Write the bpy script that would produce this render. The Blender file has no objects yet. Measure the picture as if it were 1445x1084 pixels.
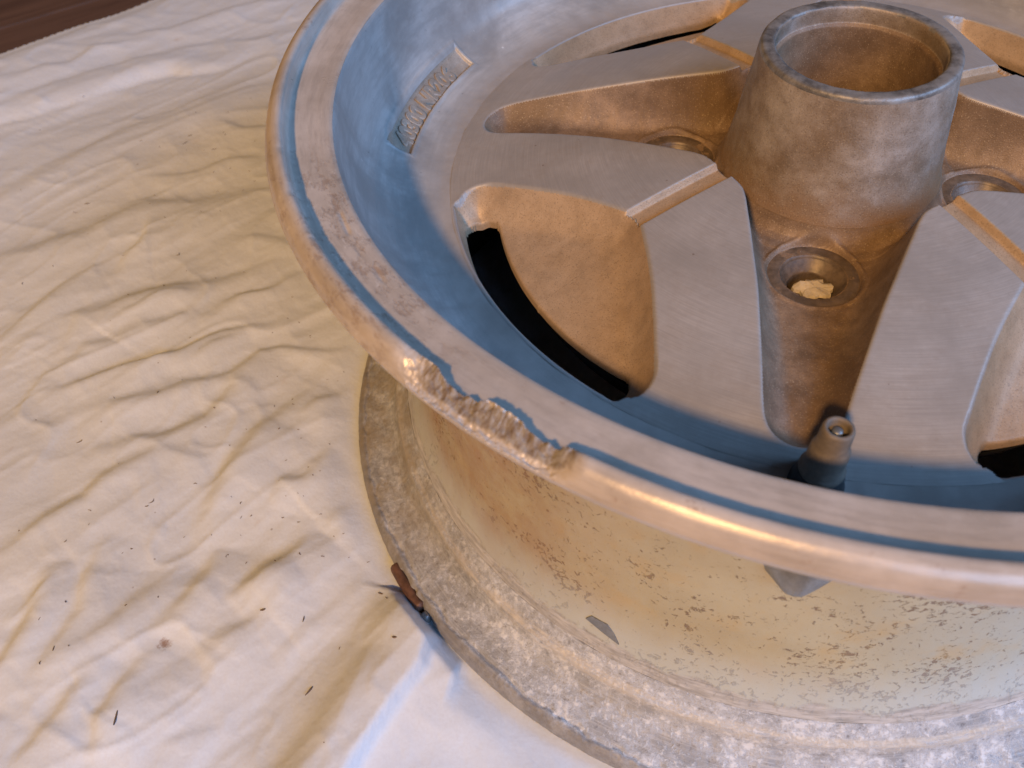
import bpy, bmesh, math, random
import numpy as np
from mathutils import Vector, Matrix

MM = 0.001
D2R = math.pi / 180
sc = bpy.context.scene
random.seed(7)
rng = np.random.default_rng(11)

# ------------------------------------------------------------------ camera
F = Vector((-0.21770204, 0.608842, -0.762835))
RT = Vector((0.95712633, 0.28619684, -0.0447275))
UP = Vector((-0.19108899, 0.73986674, 0.64504434))
CP = Vector((-26.05882, -266.12904, 298.62140)) * MM
cam_data = bpy.data.cameras.new('camera')
cam = bpy.data.objects.new('camera', cam_data)
sc.collection.objects.link(cam)
m = Matrix.Identity(4)
for i in range(3):
    m[i][0], m[i][1], m[i][2], m[i][3] = RT[i], UP[i], -F[i], CP[i]
cam.matrix_world = m
cam_data.sensor_width = 36.0
cam_data.lens = 36.0 * 1196.245 / 1445.0
cam_data.clip_start = 0.01
cam_data.clip_end = 50.0
cam_data.dof.use_dof = True
cam_data.dof.focus_distance = 0.285
cam_data.dof.aperture_fstop = 20.0
sc.camera = cam

# ------------------------------------------------------------------ world and lamps
world = bpy.data.worlds.new('World')
sc.world = world
world.use_nodes = True
bg = world.node_tree.nodes['Background']
bg.inputs[0].default_value = (0.75, 0.74, 0.95, 1)
bg.inputs[1].default_value = 0.02

def aim(o, target):
    o.rotation_euler = (Vector(target) - o.location).to_track_quat('-Z', 'Y').to_euler()

warm = bpy.data.lights.new('warm_room_lamp', 'POINT')
warm.energy = 325.0
warm.color = (1.0, 0.575, 0.225)
warm.shadow_soft_size = 0.10
wo = bpy.data.objects.new('warm_room_lamp', warm)
wo.location = (-0.32, -2.27, 2.15)
sc.collection.objects.link(wo)

front_fill = bpy.data.lights.new('blue_front_fill', 'AREA')  # unseen wide front fill, added to keep cool light on the cloth
front_fill.shape = 'RECTANGLE'
front_fill.size = 1.3
front_fill.size_y = 0.7
front_fill.energy = 17.0
front_fill.color = (0.29, 0.54, 1.0)
bo = bpy.data.objects.new('blue_front_fill', front_fill)
az, el, dist = -42 * D2R, 33 * D2R, 1.7
bo.location = (math.cos(az) * math.cos(el) * dist, math.sin(az) * math.cos(el) * dist, math.sin(el) * dist + 0.1)
aim(bo, (-0.1, 0, 0.08))
sc.collection.objects.link(bo)
win2 = bpy.data.lights.new('blue_side_window_light', 'AREA')
win2.shape = 'RECTANGLE'
win2.size = 0.5
win2.size_y = 0.5
win2.energy = 14.0
win2.color = (0.25, 0.52, 1.0)
bo2 = bpy.data.objects.new('blue_side_window_light', win2)
az, el, dist = 2 * D2R, 35 * D2R, 1.6
bo2.location = (math.cos(az) * math.cos(el) * dist, math.sin(az) * math.cos(el) * dist, math.sin(el) * dist + 0.1)
aim(bo2, (-0.1, 0, 0.08))
sc.collection.objects.link(bo2)

sc.view_settings.view_transform = 'Standard'
sc.view_settings.look = 'None'
sc.view_settings.exposure = 0.0
sc.view_settings.gamma = 1.0

# ------------------------------------------------------------------ material helpers
class NT:
    def __init__(s, name):
        s.mat = bpy.data.materials.new(name)
        s.mat.use_nodes = True
        s.t = s.mat.node_tree
        s.b = s.t.nodes['Principled BSDF']
    def node(s, typ, **kw):
        n = s.t.nodes.new(typ)
        for k, v in kw.items():
            setattr(n, k, v)
        return n
    def link(s, a, b):
        s.t.links.new(a, b)
    def put(s, sock, v):
        if hasattr(v, 'is_output') or isinstance(v, bpy.types.NodeSocket):
            s.link(v, sock)
        elif isinstance(v, (tuple, list)) and len(v) == 3 and sock.type == 'RGBA':
            sock.default_value = (*v, 1)
        else:
            sock.default_value = v
    def obj(s):
        return s.node('ShaderNodeNewGeometry').outputs['Position']
    def math(s, op, a, b=0.0, c=None):
        n = s.node('ShaderNodeMath', operation=op)
        s.put(n.inputs[0], a)
        s.put(n.inputs[1], b)
        if c is not None:
            s.put(n.inputs[2], c)
        return n.outputs[0]
    def noise(s, vec, scale, detail=4.0, rough=0.55, dist=0.0):
        n = s.node('ShaderNodeTexNoise')
        s.put(n.inputs['Vector'], vec)
        n.inputs['Scale'].default_value = scale
        n.inputs['Detail'].default_value = detail
        n.inputs['Roughness'].default_value = rough
        n.inputs['Distortion'].default_value = dist
        return n.outputs['Fac']
    def voro(s, vec, scale, feature='F1', out='Distance', rand=1.0):
        n = s.node('ShaderNodeTexVoronoi', feature=feature)
        s.put(n.inputs['Vector'], vec)
        n.inputs['Scale'].default_value = scale
        n.inputs['Randomness'].default_value = rand
        return n.outputs[out]
    def ramp(s, fac, a, b, lo=0.0, hi=1.0):
        n = s.node('ShaderNodeMapRange')
        n.interpolation_type = 'SMOOTHSTEP'
        s.put(n.inputs[0], fac)
        n.inputs[1].default_value = a
        n.inputs[2].default_value = b
        n.inputs[3].default_value = lo
        n.inputs[4].default_value = hi
        return n.outputs[0]
    def mix(s, fac, a, b, mode='MIX'):
        n = s.node('ShaderNodeMix', data_type='RGBA', blend_type=mode)
        s.put(n.inputs['Factor'], fac)
        s.put(n.inputs['A'], a)
        s.put(n.inputs['B'], b)
        return n.outputs['Result']
    def polar(s, kr, kt, kz=0.0):
        """vector (r*kr, theta*kt, z*kz) round the wheel's axis; object coords"""
        sx = s.node('ShaderNodeSeparateXYZ')
        s.put(sx.inputs[0], s.obj())
        r = s.math('SQRT', s.math('ADD', s.math('MULTIPLY', sx.outputs[0], sx.outputs[0]),
                                  s.math('MULTIPLY', sx.outputs[1], sx.outputs[1])))
        th = s.math('SUBTRACT', s.math('ARCTAN2', sx.outputs[0], s.math('MULTIPLY', sx.outputs[1], -1.0)), math.pi / 2)
        c = s.node('ShaderNodeCombineXYZ')
        s.put(c.inputs[0], s.math('MULTIPLY', r, kr))
        s.put(c.inputs[1], s.math('MULTIPLY', th, kt))
        s.put(c.inputs[2], s.math('MULTIPLY', sx.outputs[2], kz))
        return c.outputs[0], r, th, sx.outputs[2]
    def bump(s, h, dist, strength=1.0, prev=None):
        n = s.node('ShaderNodeBump')
        n.inputs['Strength'].default_value = strength
        n.inputs['Distance'].default_value = dist
        s.put(n.inputs['Height'], h)
        if prev is not None:
            s.put(n.inputs['Normal'], prev)
        return n.outputs[0]
    def done(s, col, rough=0.5, metal=0.0, normal=None, spec=0.5):
        s.put(s.b.inputs['Base Color'], col)
        s.put(s.b.inputs['Roughness'], rough)
        s.put(s.b.inputs['Metallic'], metal)
        s.b.inputs['Specular IOR Level'].default_value = spec
        if normal is not None:
            s.link(normal, s.b.inputs['Normal'])
        return s.mat

def mat_machined():
    n = NT('machined_aluminium')
    co = n.obj()
    v, r, th, z = n.polar(2600, 5)
    brush = n.noise(v, 1.0, 3, 0.7)
    v2, *_ = n.polar(700, 16)
    brush2 = n.noise(v2, 1.0, 4, 0.7)
    mott = n.noise(co, 38, 6, 0.65)
    fine = n.noise(co, 900, 3, 0.6)
    c = n.mix(n.ramp(mott, 0.3, 0.72), (0.35, 0.315, 0.28), (0.47, 0.43, 0.39))
    c = n.mix(n.ramp(brush, 0.3, 0.7), c, n.mix(0.5, c, (0.29, 0.265, 0.24)))
    stain = n.ramp(n.noise(co, 24, 7, 0.7, 0.4), 0.56, 0.72)
    c = n.mix(n.math('MULTIPLY', stain, 0.35), c, (0.30, 0.23, 0.16))
    speck = n.ramp(n.noise(co, 330, 4, 0.65), 0.72, 0.78)
    msk = n.ramp(n.noise(co, 60, 3), 0.5, 0.62)
    c = n.mix(n.math('MULTIPLY', n.math('MULTIPLY', speck, msk), 0.75), c, (0.10, 0.065, 0.045))
    pt = n.math('MULTIPLY', n.ramp(n.voro(co, 210), 0.10, 0.06), n.ramp(n.noise(co, 55, 3), 0.55, 0.63))
    c = n.mix(n.math('MULTIPLY', pt, 0.6), c, (0.15, 0.105, 0.075))
    sm = n.ramp(n.noise(co, 75, 6, 0.72), 0.46, 0.66)
    c = n.mix(n.math('MULTIPLY', sm, 0.22), c, (0.27, 0.21, 0.155))
    h = n.math('ADD', n.math('MULTIPLY', brush, 0.5), n.math('ADD', n.math('MULTIPLY', brush2, 0.35), n.math('MULTIPLY', fine, 0.25)))
    return n.done(c, n.ramp(mott, 0.2, 0.8, 0.40, 0.54), 0.15, n.bump(h, 0.00016, 0.5))

def mat_cast(name, a, b, gold=0.5, rough=0.55, foot=None):
    n = NT(name)
    co = n.obj()
    m1 = n.noise(co, 34, 6, 0.65)
    m2 = n.noise(co, 150, 5, 0.7)
    grain = n.noise(co, 2100, 2, 0.6)
    c = n.mix(n.ramp(m1, 0.32, 0.7), a, b)
    c = n.mix(n.ramp(m2, 0.35, 0.75, 0, 0.55), c, tuple(x * 0.62 for x in a))
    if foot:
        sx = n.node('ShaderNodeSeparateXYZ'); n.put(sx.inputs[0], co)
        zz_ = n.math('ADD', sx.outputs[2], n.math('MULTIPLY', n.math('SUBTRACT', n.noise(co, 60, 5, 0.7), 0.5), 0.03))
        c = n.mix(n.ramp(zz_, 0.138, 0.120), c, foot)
    g = n.ramp(grain, 0.60, 0.72)
    c = n.mix(n.math('MULTIPLY', g, gold), c, (0.62, 0.50, 0.34))
    dk = n.ramp(grain, 0.42, 0.33)
    c = n.mix(n.math('MULTIPLY', dk, 0.45), c, (0.11, 0.08, 0.055))
    h = n.math('ADD', n.math('MULTIPLY', grain, 0.6), n.math('MULTIPLY', m2, 0.8))
    return n.done(c, rough, 0.15, n.bump(h, 0.0003, 0.55))

def mat_dish():
    n = NT('oxidised_dish_aluminium')
    co = n.obj()
    v, r, th, z = n.polar(420, 7, 260)
    br = n.noise(v, 1.0, 4, 0.7)
    m1 = n.noise(co, 26, 6, 0.65, 0.3)
    m2 = n.noise(co, 260, 5, 0.7)
    c = n.mix(n.ramp(m1, 0.36, 0.64), (0.31, 0.30, 0.285), (0.52, 0.505, 0.48))
    c = n.mix(n.ramp(br, 0.35, 0.7, 0, 0.5), c, (0.30, 0.29, 0.275))
    c = n.mix(n.math('MULTIPLY', n.ramp(m2, 0.66, 0.76), 0.5), c, (0.6, 0.6, 0.6))
    nk = n.math('MULTIPLY', n.ramp(n.voro(co, 130), 0.085, 0.05), n.ramp(n.noise(co, 40, 3), 0.56, 0.64))
    c = n.mix(n.math('MULTIPLY', nk, 0.75), c, (0.80, 0.80, 0.79))
    c = n.mix(n.math('MULTIPLY', n.ramp(m2, 0.34, 0.27), 0.55), c, (0.12, 0.12, 0.12))
    c = n.mix(n.ramp(r, 0.146, 0.131), c, n.mix(n.ramp(n.noise(co, 38, 6, 0.65), 0.3, 0.72), (0.35, 0.315, 0.28), (0.47, 0.43, 0.39)))
    h = n.math('ADD', n.math('MULTIPLY', br, 0.6), n.math('MULTIPLY', m2, 0.6))
    return n.done(c, n.ramp(m1, 0.3, 0.7, 0.36, 0.5), 0.15, n.bump(h, 0.0002, 0.5))

def mat_lip():
    n = NT('scuffed_lip_aluminium')
    co = n.obj()
    v, r, th, z = n.polar(500, 9, 500)
    br = n.noise(v, 1.0, 4, 0.7)
    m1 = n.noise(co, 48, 6, 0.65)
    m2 = n.noise(co, 330, 5, 0.7)
    c = n.mix(n.ramp(m1, 0.3, 0.7), (0.49, 0.42, 0.35), (0.64, 0.56, 0.485))
    c = n.mix(n.ramp(br, 0.4, 0.75, 0, 0.45), c, (0.33, 0.28, 0.235))
    # scuffed stretch at the lower left of the lip
    ang = n.ramp(n.math('ABSOLUTE', n.math('SUBTRACT', th, -135 * D2R)), 24 * D2R, 5 * D2R)
    sc1 = n.ramp(n.noise(n.polar(330, 26, 200)[0], 1.0, 6, 0.75), 0.50, 0.66)
    c = n.mix(n.math('MULTIPLY', n.math('MULTIPLY', sc1, ang), 0.5), c, (0.26, 0.155, 0.10))
    w1 = n.ramp(n.noise(n.polar(480, 40, 300)[0], 1.0, 5, 0.8), 0.58, 0.68)
    c = n.mix(n.math('MULTIPLY', n.math('MULTIPLY', w1, ang), 0.6), c, (0.72, 0.66, 0.60))
    rs = n.ramp(n.noise(co, 110, 6, 0.75), 0.60, 0.70)
    c = n.mix(n.math('MULTIPLY', rs, 0.45), c, (0.29, 0.17, 0.11))
    dots = n.ramp(m2, 0.70, 0.76)
    c = n.mix(n.math('MULTIPLY', dots, 0.5), c, (0.16, 0.11, 0.09))
    jit = n.math('MULTIPLY', n.math('SUBTRACT', n.noise(co, 130, 5, 0.7), 0.5), 5 * D2R)
    tj = n.math('ADD', th, jit)
    rj = n.math('ADD', r, n.math('MULTIPLY', n.math('SUBTRACT', n.noise(co, 300, 5, 0.7), 0.5), 0.0022))
    brk = n.math('MULTIPLY', n.math('MULTIPLY', n.ramp(tj, -119.6 * D2R, -117.4 * D2R), n.ramp(tj, -104.6 * D2R, -106.4 * D2R)),
                 n.math('MULTIPLY', n.ramp(rj, 0.1764, 0.1770), n.ramp(rj, 0.1815, 0.1805)))
    tears = n.noise(n.polar(260, 110, 260)[0], 1.0, 5, 0.75)
    grit = n.noise(co, 900, 5, 0.75)
    bc = n.mix(n.ramp(tears, 0.36, 0.64), (0.20, 0.15, 0.115), (0.38, 0.35, 0.32))
    bc = n.mix(n.ramp(grit, 0.60, 0.72, 0, 0.45), bc, (0.58, 0.54, 0.50))
    bc = n.mix(n.ramp(grit, 0.44, 0.34, 0, 0.7), bc, (0.16, 0.10, 0.06))
    c = n.mix(brk, c, bc)
    h = n.math('ADD', n.math('MULTIPLY', br, 0.5), n.math('ADD', n.math('MULTIPLY', m2, 0.7), n.math('MULTIPLY', n.math('MULTIPLY', sc1, ang), -1.2)))
    h = n.math('ADD', h, n.math('MULTIPLY', brk, n.math('ADD', n.math('MULTIPLY', tears, 2.2), n.math('MULTIPLY', grit, 1.0))))
    ro = n.math('ADD', n.ramp(m1, 0.3, 0.75, 0.27, 0.37), n.math('MULTIPLY', brk, 0.35))
    return n.done(c, ro, 0.12, n.bump(h, 0.0002, 0.5), 0.4)

def mat_barrel():
    n = NT('spotted_cream_barrel_paint')
    co = n.obj()
    v, r, th, z = n.polar(0, 150 * 1.0, 1000)
    cc = n.node('ShaderNodeCombineXYZ')
    n.put(cc.inputs[0], n.math('MULTIPLY', th, 0.15))
    n.put(cc.inputs[1], z)
    cyl = cc.outputs[0]
    m1 = n.noise(cyl, 22, 5, 0.6)
    c = n.mix(n.ramp(m1, 0.3, 0.7), (0.43, 0.365, 0.215), (0.51, 0.455, 0.29))
    right = n.ramp(th, -88 * D2R, -62 * D2R)
    c = n.mix(n.math('MULTIPLY', right, 0.6), c, (0.44, 0.48, 0.44))  # cooler tint round the right side paints in the blue light
    # brown spatter, clumped
    clump = n.math('ADD', n.ramp(n.noise(cyl, 34, 4, 0.6, 0.6), 0.42, 0.66), n.ramp(th, -100 * D2R, -70 * D2R, 0, 0.25))
    sp = n.noise(cyl, 430, 6, 0.72, 0.6)
    thr = n.math('SUBTRACT', sp, n.math('MULTIPLY', n.math('SUBTRACT', 1.0, clump), 0.11))
    spots = n.ramp(thr, 0.515, 0.565)
    sp2 = n.ramp(n.noise(cyl, 800, 4, 0.6), 0.66, 0.70)
    c = n.mix(n.math('MULTIPLY', sp2, 0.6), c, (0.22, 0.12, 0.06))
    c = n.mix(n.math('MULTIPLY', spots, 0.78), c, (0.17, 0.105, 0.07))
    gold = n.ramp(n.noise(cyl, 60, 4, 0.6), 0.5, 0.7)
    c = n.mix(n.math('MULTIPLY', gold, 0.4), c, (0.52, 0.36, 0.13))
    # left part stained brown
    left = n.ramp(th, -98 * D2R, -128 * D2R)
    c = n.mix(n.math('MULTIPLY', left, n.ramp(n.noise(cyl, 45, 6, 0.75), 0.3, 0.65, 0.15, 0.75)), c, (0.33, 0.17, 0.07))
    # bare corroded metal creeping up from the bead seat along a ragged line
    edge = n.math('ADD', z, n.math('MULTIPLY', n.math('SUBTRACT', n.noise(cyl, 60, 6, 0.7), 0.5), -0.014))
    bare = n.ramp(edge, 0.0315, 0.0295)
    g = n.mix(n.ramp(n.noise(n.polar(300, 14, 900)[0], 1, 5, 0.7), 0.3, 0.7), (0.30, 0.29, 0.27), (0.55, 0.54, 0.52))
    fade = n.ramp(edge, 0.056, 0.030, 0, 0.7)
    c = n.mix(fade, c, (0.48, 0.53, 0.53))
    c = n.mix(bare, c, g)
    h = n.math('ADD', n.math('MULTIPLY', spots, 1.0), n.math('MULTIPLY', n.noise(cyl, 900, 3), 0.25))
    h = n.math('SUBTRACT', h, n.math('MULTIPLY', bare, 1.2))
    return n.done(c, n.ramp(spots, 0, 1, 0.36, 0.6), 0.0, n.bump(h, 0.00025, 0.6))

def mat_corroded():
    n = NT('corroded_flange_metal')
    co = n.obj()
    v, r, th, z = n.polar(260, 14, 260)
    a = n.noise(co, 70, 8, 0.75, 0.2)
    b = n.noise(co, 420, 7, 0.78, 0.1)
    f = n.noise(co, 900, 4, 0.7)
    c = n.mix(n.ramp(a, 0.36, 0.64), (0.30, 0.31, 0.325), (0.56, 0.585, 0.62))
    white = n.ramp(n.math('ADD', n.math('MULTIPLY', b, 0.7), n.math('MULTIPLY', a, 0.35)), 0.50, 0.60)
    c = n.mix(n.math('MULTIPLY', white, 0.8), c, (0.74, 0.755, 0.77))
    dark = n.ramp(b, 0.45, 0.36)
    c = n.mix(n.math('MULTIPLY', dark, 0.65), c, (0.14, 0.13, 0.125))
    strk = n.noise(n.polar(1500, 7, 900)[0], 1.0, 4, 0.7)
    c = n.mix(n.ramp(strk, 0.45, 0.68, 0, 0.6), c, (0.56, 0.575, 0.59))
    rl = n.math('MULTIPLY', n.ramp(n.math('ABSOLUTE', n.math('SUBTRACT', r, 0.1632)), 0.0022, 0.0006), n.ramp(n.noise(n.polar(500, 12, 500)[0], 1.0, 4, 0.7), 0.35, 0.6))
    c = n.mix(n.math('MULTIPLY', rl, 0.75), c, (0.66, 0.60, 0.50))
    ed = n.ramp(r, 0.1795, 0.1808)
    c = n.mix(n.math('MULTIPLY', ed, 0.75), c, n.mix(n.ramp(a, 0.35, 0.65), (0.20, 0.19, 0.185), (0.36, 0.35, 0.345)))
    yel = n.math('MULTIPLY', n.ramp(th, -122 * D2R, -150 * D2R), n.ramp(n.noise(co, 90, 5, 0.7), 0.4, 0.6))
    grime = n.math('MULTIPLY', n.ramp(th, -112 * D2R, -150 * D2R), n.ramp(n.noise(co, 45, 6, 0.7), 0.35, 0.6, 0.3, 1.0))
    c = n.mix(n.math('MULTIPLY', grime, 0.6), c, (0.21, 0.18, 0.145))
    c = n.mix(n.math('MULTIPLY', yel, 0.35), c, (0.42, 0.34, 0.21))
    h = n.math('ADD', n.math('MULTIPLY', b, 1.0), n.math('ADD', n.math('MULTIPLY', f, 0.35), n.math('MULTIPLY', white, 0.5)))
    return n.done(c, n.ramp(b, 0.3, 0.7, 0.42, 0.66), 0.1, n.bump(h, 0.0004, 0.6))

def mat_hubtop():
    n = NT('dark_worn_hub_edge')
    co = n.obj()
    a = n.noise(co, 95, 7, 0.72, 0.2)
    c = n.mix(n.ramp(a, 0.34, 0.66), (0.12, 0.11, 0.10), (0.37, 0.345, 0.315))
    return n.done(c, 0.5, 0.4, n.bump(a, 0.0005, 0.7))

def mat_simple(name, col, rough, metal=0.0, sc_=200, amp=0.4, bd=0.0003, dark=0.5):
    n = NT(name)
    co = n.obj()
    a = n.noise(co, sc_, 6, 0.7)
    c = n.mix(n.ramp(a, 0.32, 0.7), tuple(x * dark for x in col), col)
    return n.done(c, rough, metal, n.bump(a, bd, amp))

def mat_cloth():
    n = NT('white_cotton_sheet')
    co = n.obj()
    mp = n.node('ShaderNodeMapping')
    n.put(mp.inputs[0], co)
    mp.inputs['Rotation'].default_value = (0, 0, 0.5)
    w1 = n.node('ShaderNodeTexWave', bands_direction='X')
    n.put(w1.inputs[0], mp.outputs[0]); w1.inputs['Scale'].default_value = 700; w1.inputs['Distortion'].default_value = 2.0
    w1.inputs['Detail'].default_value = 2; w1.inputs['Detail Scale'].default_value = 1.5
    w2 = n.node('ShaderNodeTexWave', bands_direction='Y')
    n.put(w2.inputs[0], mp.outputs[0]); w2.inputs['Scale'].default_value = 700; w2.inputs['Distortion'].default_value = 2.0
    w2.inputs['Detail'].default_value = 2; w2.inputs['Detail Scale'].default_value = 1.5
    a = n.noise(co, 14, 5, 0.6)
    b = n.noise(co, 900, 3, 0.6)
    c = n.mix(n.ramp(a, 0.3, 0.7), (0.69, 0.74, 0.80), (0.75, 0.80, 0.855))
    c = n.mix(n.ramp(b, 0.3, 0.75, 0, 0.25), c, (0.62, 0.62, 0.63))
    st = n.ramp(n.noise(co, 45, 4, 0.6), 0.68, 0.78)
    c = n.mix(n.math('MULTIPLY', st, 0.3), c, (0.55, 0.42, 0.30))
    sp = n.ramp(n.voro(co, 95), 0.055, 0.03)
    msk = n.ramp(n.noise(co, 22, 3), 0.46, 0.6)
    c = n.mix(n.math('MULTIPLY', n.math('MULTIPLY', sp, msk), 0.55), c, (0.22, 0.15, 0.10))
    # one brown smudge
    sx = n.node('ShaderNodeSeparateXYZ'); n.put(sx.inputs[0], co)
    dx = n.math('SUBTRACT', sx.outputs[0], -0.1988); dy = n.math('SUBTRACT', sx.outputs[1], -0.1832)
    dd = n.math('SQRT', n.math('ADD', n.math('MULTIPLY', dx, dx), n.math('MULTIPLY', dy, dy)))
    dd = n.math('ADD', dd, n.math('MULTIPLY', n.math('SUBTRACT', n.noise(co, 700, 4, 0.7), 0.5), 0.006))
    c = n.mix(n.ramp(dd, 0.003, 0.0004, 0, 0.8), c, (0.28, 0.15, 0.08))
    h = n.math('ADD', n.math('MULTIPLY', w1.outputs['Fac'], 0.25), n.math('ADD', n.math('MULTIPLY', w2.outputs['Fac'], 0.25), n.math('MULTIPLY', b, 0.35)))
    nrm = n.bump(h, 0.00012, 0.4)
    mid = n.noise(mp.outputs[0], 80, 4, 0.55, 0.1)
    nrm = n.bump(mid, 0.0013, 0.6, nrm)
    mt = n.done(c, 0.9, 0.0, nrm, 0.2)
    n.b.inputs['Sheen Weight'].default_value = 0.15
    return mt

def mat_wood():
    n = NT('brown_board')
    mp = n.node('ShaderNodeMapping')
    n.put(mp.inputs[0], n.node('ShaderNodeTexCoord').outputs['Object'])
    mp.inputs['Rotation'].default_value = (0, 0, 0)
    mp.inputs['Scale'].default_value = (5, 70, 5)
    g = n.noise(mp.outputs[0], 1.0, 6, 0.7, 0.5)
    c = n.mix(n.ramp(g, 0.3, 0.7), (0.10, 0.058, 0.042), (0.165, 0.098, 0.07))
    return n.done(c, 0.45, 0.0, n.bump(g, 0.0006, 0.4))

M_FACE = mat_machined()
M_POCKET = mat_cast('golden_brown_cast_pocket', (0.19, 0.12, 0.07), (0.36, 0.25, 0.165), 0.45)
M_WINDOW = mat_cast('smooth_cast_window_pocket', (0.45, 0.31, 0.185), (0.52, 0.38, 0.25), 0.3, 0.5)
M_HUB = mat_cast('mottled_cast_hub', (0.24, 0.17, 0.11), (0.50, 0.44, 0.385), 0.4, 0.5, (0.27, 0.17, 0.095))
M_DISH = mat_dish()
M_LIP = mat_lip()
M_BARREL = mat_barrel()
M_CORR = mat_corroded()
M_HUBTOP = mat_hubtop()
M_SEAT = mat_simple('brown_spot_faced_seat', (0.20, 0.145, 0.10), 0.45, 0.15, 260)
M_PLATE = mat_cast('warm_light_tan_number_plate', (0.34, 0.28, 0.22), (0.50, 0.43, 0.35), 0.2, 0.5)  # tan paints the warm light on the recess into plate and number
M_CREAM = mat_simple('cream_flaking_paint', (0.75, 0.64, 0.46), 0.6, 0.0, 330, 0.6, 0.0005, 0.75)
M_RUBBER = mat_simple('black_rubber', (0.03, 0.03, 0.032), 0.6, 0.0, 300)
M_VALVE = mat_simple('tan_valve_metal', (0.22, 0.18, 0.14), 0.65, 0.1, 260, 0.4, 0.0003, 0.7)
M_RUST = mat_simple('rusty_weight', (0.17, 0.085, 0.055), 0.55, 0.1, 330, 0.6, 0.0005, 0.5)
M_GREY = mat_simple('bare_grey_metal', (0.30, 0.31, 0.31), 0.4, 0.5, 260, 0.4, 0.0003, 0.7)
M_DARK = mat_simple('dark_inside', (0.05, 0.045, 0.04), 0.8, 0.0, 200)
M_CLOTH = mat_cloth()
M_WOOD = mat_wood()
M_CRUMB = mat_simple('dark_crumb', (0.19, 0.125, 0.085), 0.8, 0.0, 900)

# ------------------------------------------------------------------ mesh helpers
def link(name, me, parent=None, mats=()):
    o = bpy.data.objects.new(name, me)
    sc.collection.objects.link(o)
    for mt in mats:
        me.materials.append(mt)
    if parent is not None:
        o.parent = parent
    return o

def mesh_np(name, co, quads, smooth=True, matidx=None):
    me = bpy.data.meshes.new(name)
    co = np.asarray(co, np.float32)
    quads = np.asarray(quads, np.int32)
    me.vertices.add(len(co))
    me.vertices.foreach_set('co', co.ravel())
    k = quads.shape[1]
    me.loops.add(quads.size)
    me.loops.foreach_set('vertex_index', quads.ravel())
    me.polygons.add(len(quads))
    me.polygons.foreach_set('loop_start', np.arange(0, quads.size, k, dtype=np.int32))
    me.polygons.foreach_set('loop_total', np.full(len(quads), k, np.int32))
    me.polygons.foreach_set('use_smooth', np.full(len(quads), smooth, bool))
    if matidx is not None:
        me.polygons.foreach_set('material_index', matidx.astype(np.int32))
    me.update(calc_edges=True)
    me.validate()
    return me

def grid_quads(nr, nc, wrap=False):
    i = np.arange(nr - 1)[:, None]
    j = np.arange(nc if wrap else nc - 1)[None, :]
    j2 = (j + 1) % nc
    return np.stack([i * nc + j, i * nc + j2, (i + 1) * nc + j2, (i + 1) * nc + j], -1).reshape(-1, 4)

def fnoise(x, y, seed=0):
    """gradient-free value noise, smooth, in [-1, 1]"""
    r = np.random.default_rng(seed)
    tab = r.uniform(-1, 1, (256, 256))
    xi = np.floor(x).astype(int); yi = np.floor(y).astype(int)
    fx = x - xi; fy = y - yi
    fx = fx * fx * fx * (fx * (fx * 6 - 15) + 10); fy = fy * fy * fy * (fy * (fy * 6 - 15) + 10)
    g = lambda a, b: tab[a % 256, b % 256]
    return (g(xi, yi) * (1 - fx) * (1 - fy) + g(xi + 1, yi) * fx * (1 - fy)
            + g(xi, yi + 1) * (1 - fx) * fy + g(xi + 1, yi + 1) * fx * fy)

def fbm(x, y, seed=0, o=4, g=0.5):
    s = 0; a = 1.0; f = 1.0
    for k in range(o):
        s = s + a * fnoise(x * f + 13.7 * k, y * f + 7.3 * k, seed + k)
        a *= g; f *= 2.03
    return s

def resample(prof, step):
    """points along a Catmull-Rom through the profile, about `step` apart"""
    P = np.array(prof, float)
    out = []
    n = len(P)
    for i in range(n - 1):
        p0 = P[max(i - 1, 0)]; p1 = P[i]; p2 = P[i + 1]; p3 = P[min(i + 2, n - 1)]
        # centripetal-ish: limit tangents
        L = np.linalg.norm(p2 - p1)
        m1 = (p2 - p0); m1 = m1 / (np.linalg.norm(m1) + 1e-9) * L * 0.8
        m2 = (p3 - p1); m2 = m2 / (np.linalg.norm(m2) + 1e-9) * L * 0.8
        k = max(1, int(round(L / step)))
        for t in np.arange(k) / k:
            h00 = 2*t**3-3*t*t+1; h10 = t**3-2*t*t+t; h01 = -2*t**3+3*t*t; h11 = t**3-t*t
            out.append(h00*p1 + h10*m1 + h01*p2 + h11*m2)
    out.append(P[-1])
    return np.array(out)

def lathe(name, prof, thetas, mats, parent, step=1.2, fn=None, matfn=None, close=True):
    P = resample(prof, step) if step else np.array(prof, float)
    th = np.asarray(thetas)
    R = np.repeat(P[:, 0][:, None], len(th), 1)
    Z = np.repeat(P[:, 1][:, None], len(th), 1)
    T = np.repeat(th[None, :], len(P), 0)
    if fn:
        R, Z = fn(R, Z, T)
    co = np.stack([R * np.cos(T), R * np.sin(T), Z], -1).reshape(-1, 3) * MM
    q = grid_quads(len(P), len(th), close)
    mi = None
    if matfn:
        Rc = R.ravel()[q].mean(1); Zc = Z.ravel()[q].mean(1)
        X = co[q].mean(1); Tc = np.degrees(np.arctan2(X[:, 1], X[:, 0])) + 90
        mi = matfn(Rc, Zc, Tc)
    me = mesh_np(name, co, q, True, mi)
    return link(name, me, parent, mats)

def TB(T):
    return (T - math.pi / 2) % (2 * math.pi)

def full_thetas(n=1080, extra=()):
    t = np.linspace(-math.pi, math.pi, n, endpoint=False)
    for a, b, k in extra:
        t = t[(t < a) | (t > b)]
        t = np.concatenate([t, np.linspace(a, b, k)])
    return np.sort(t)

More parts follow.
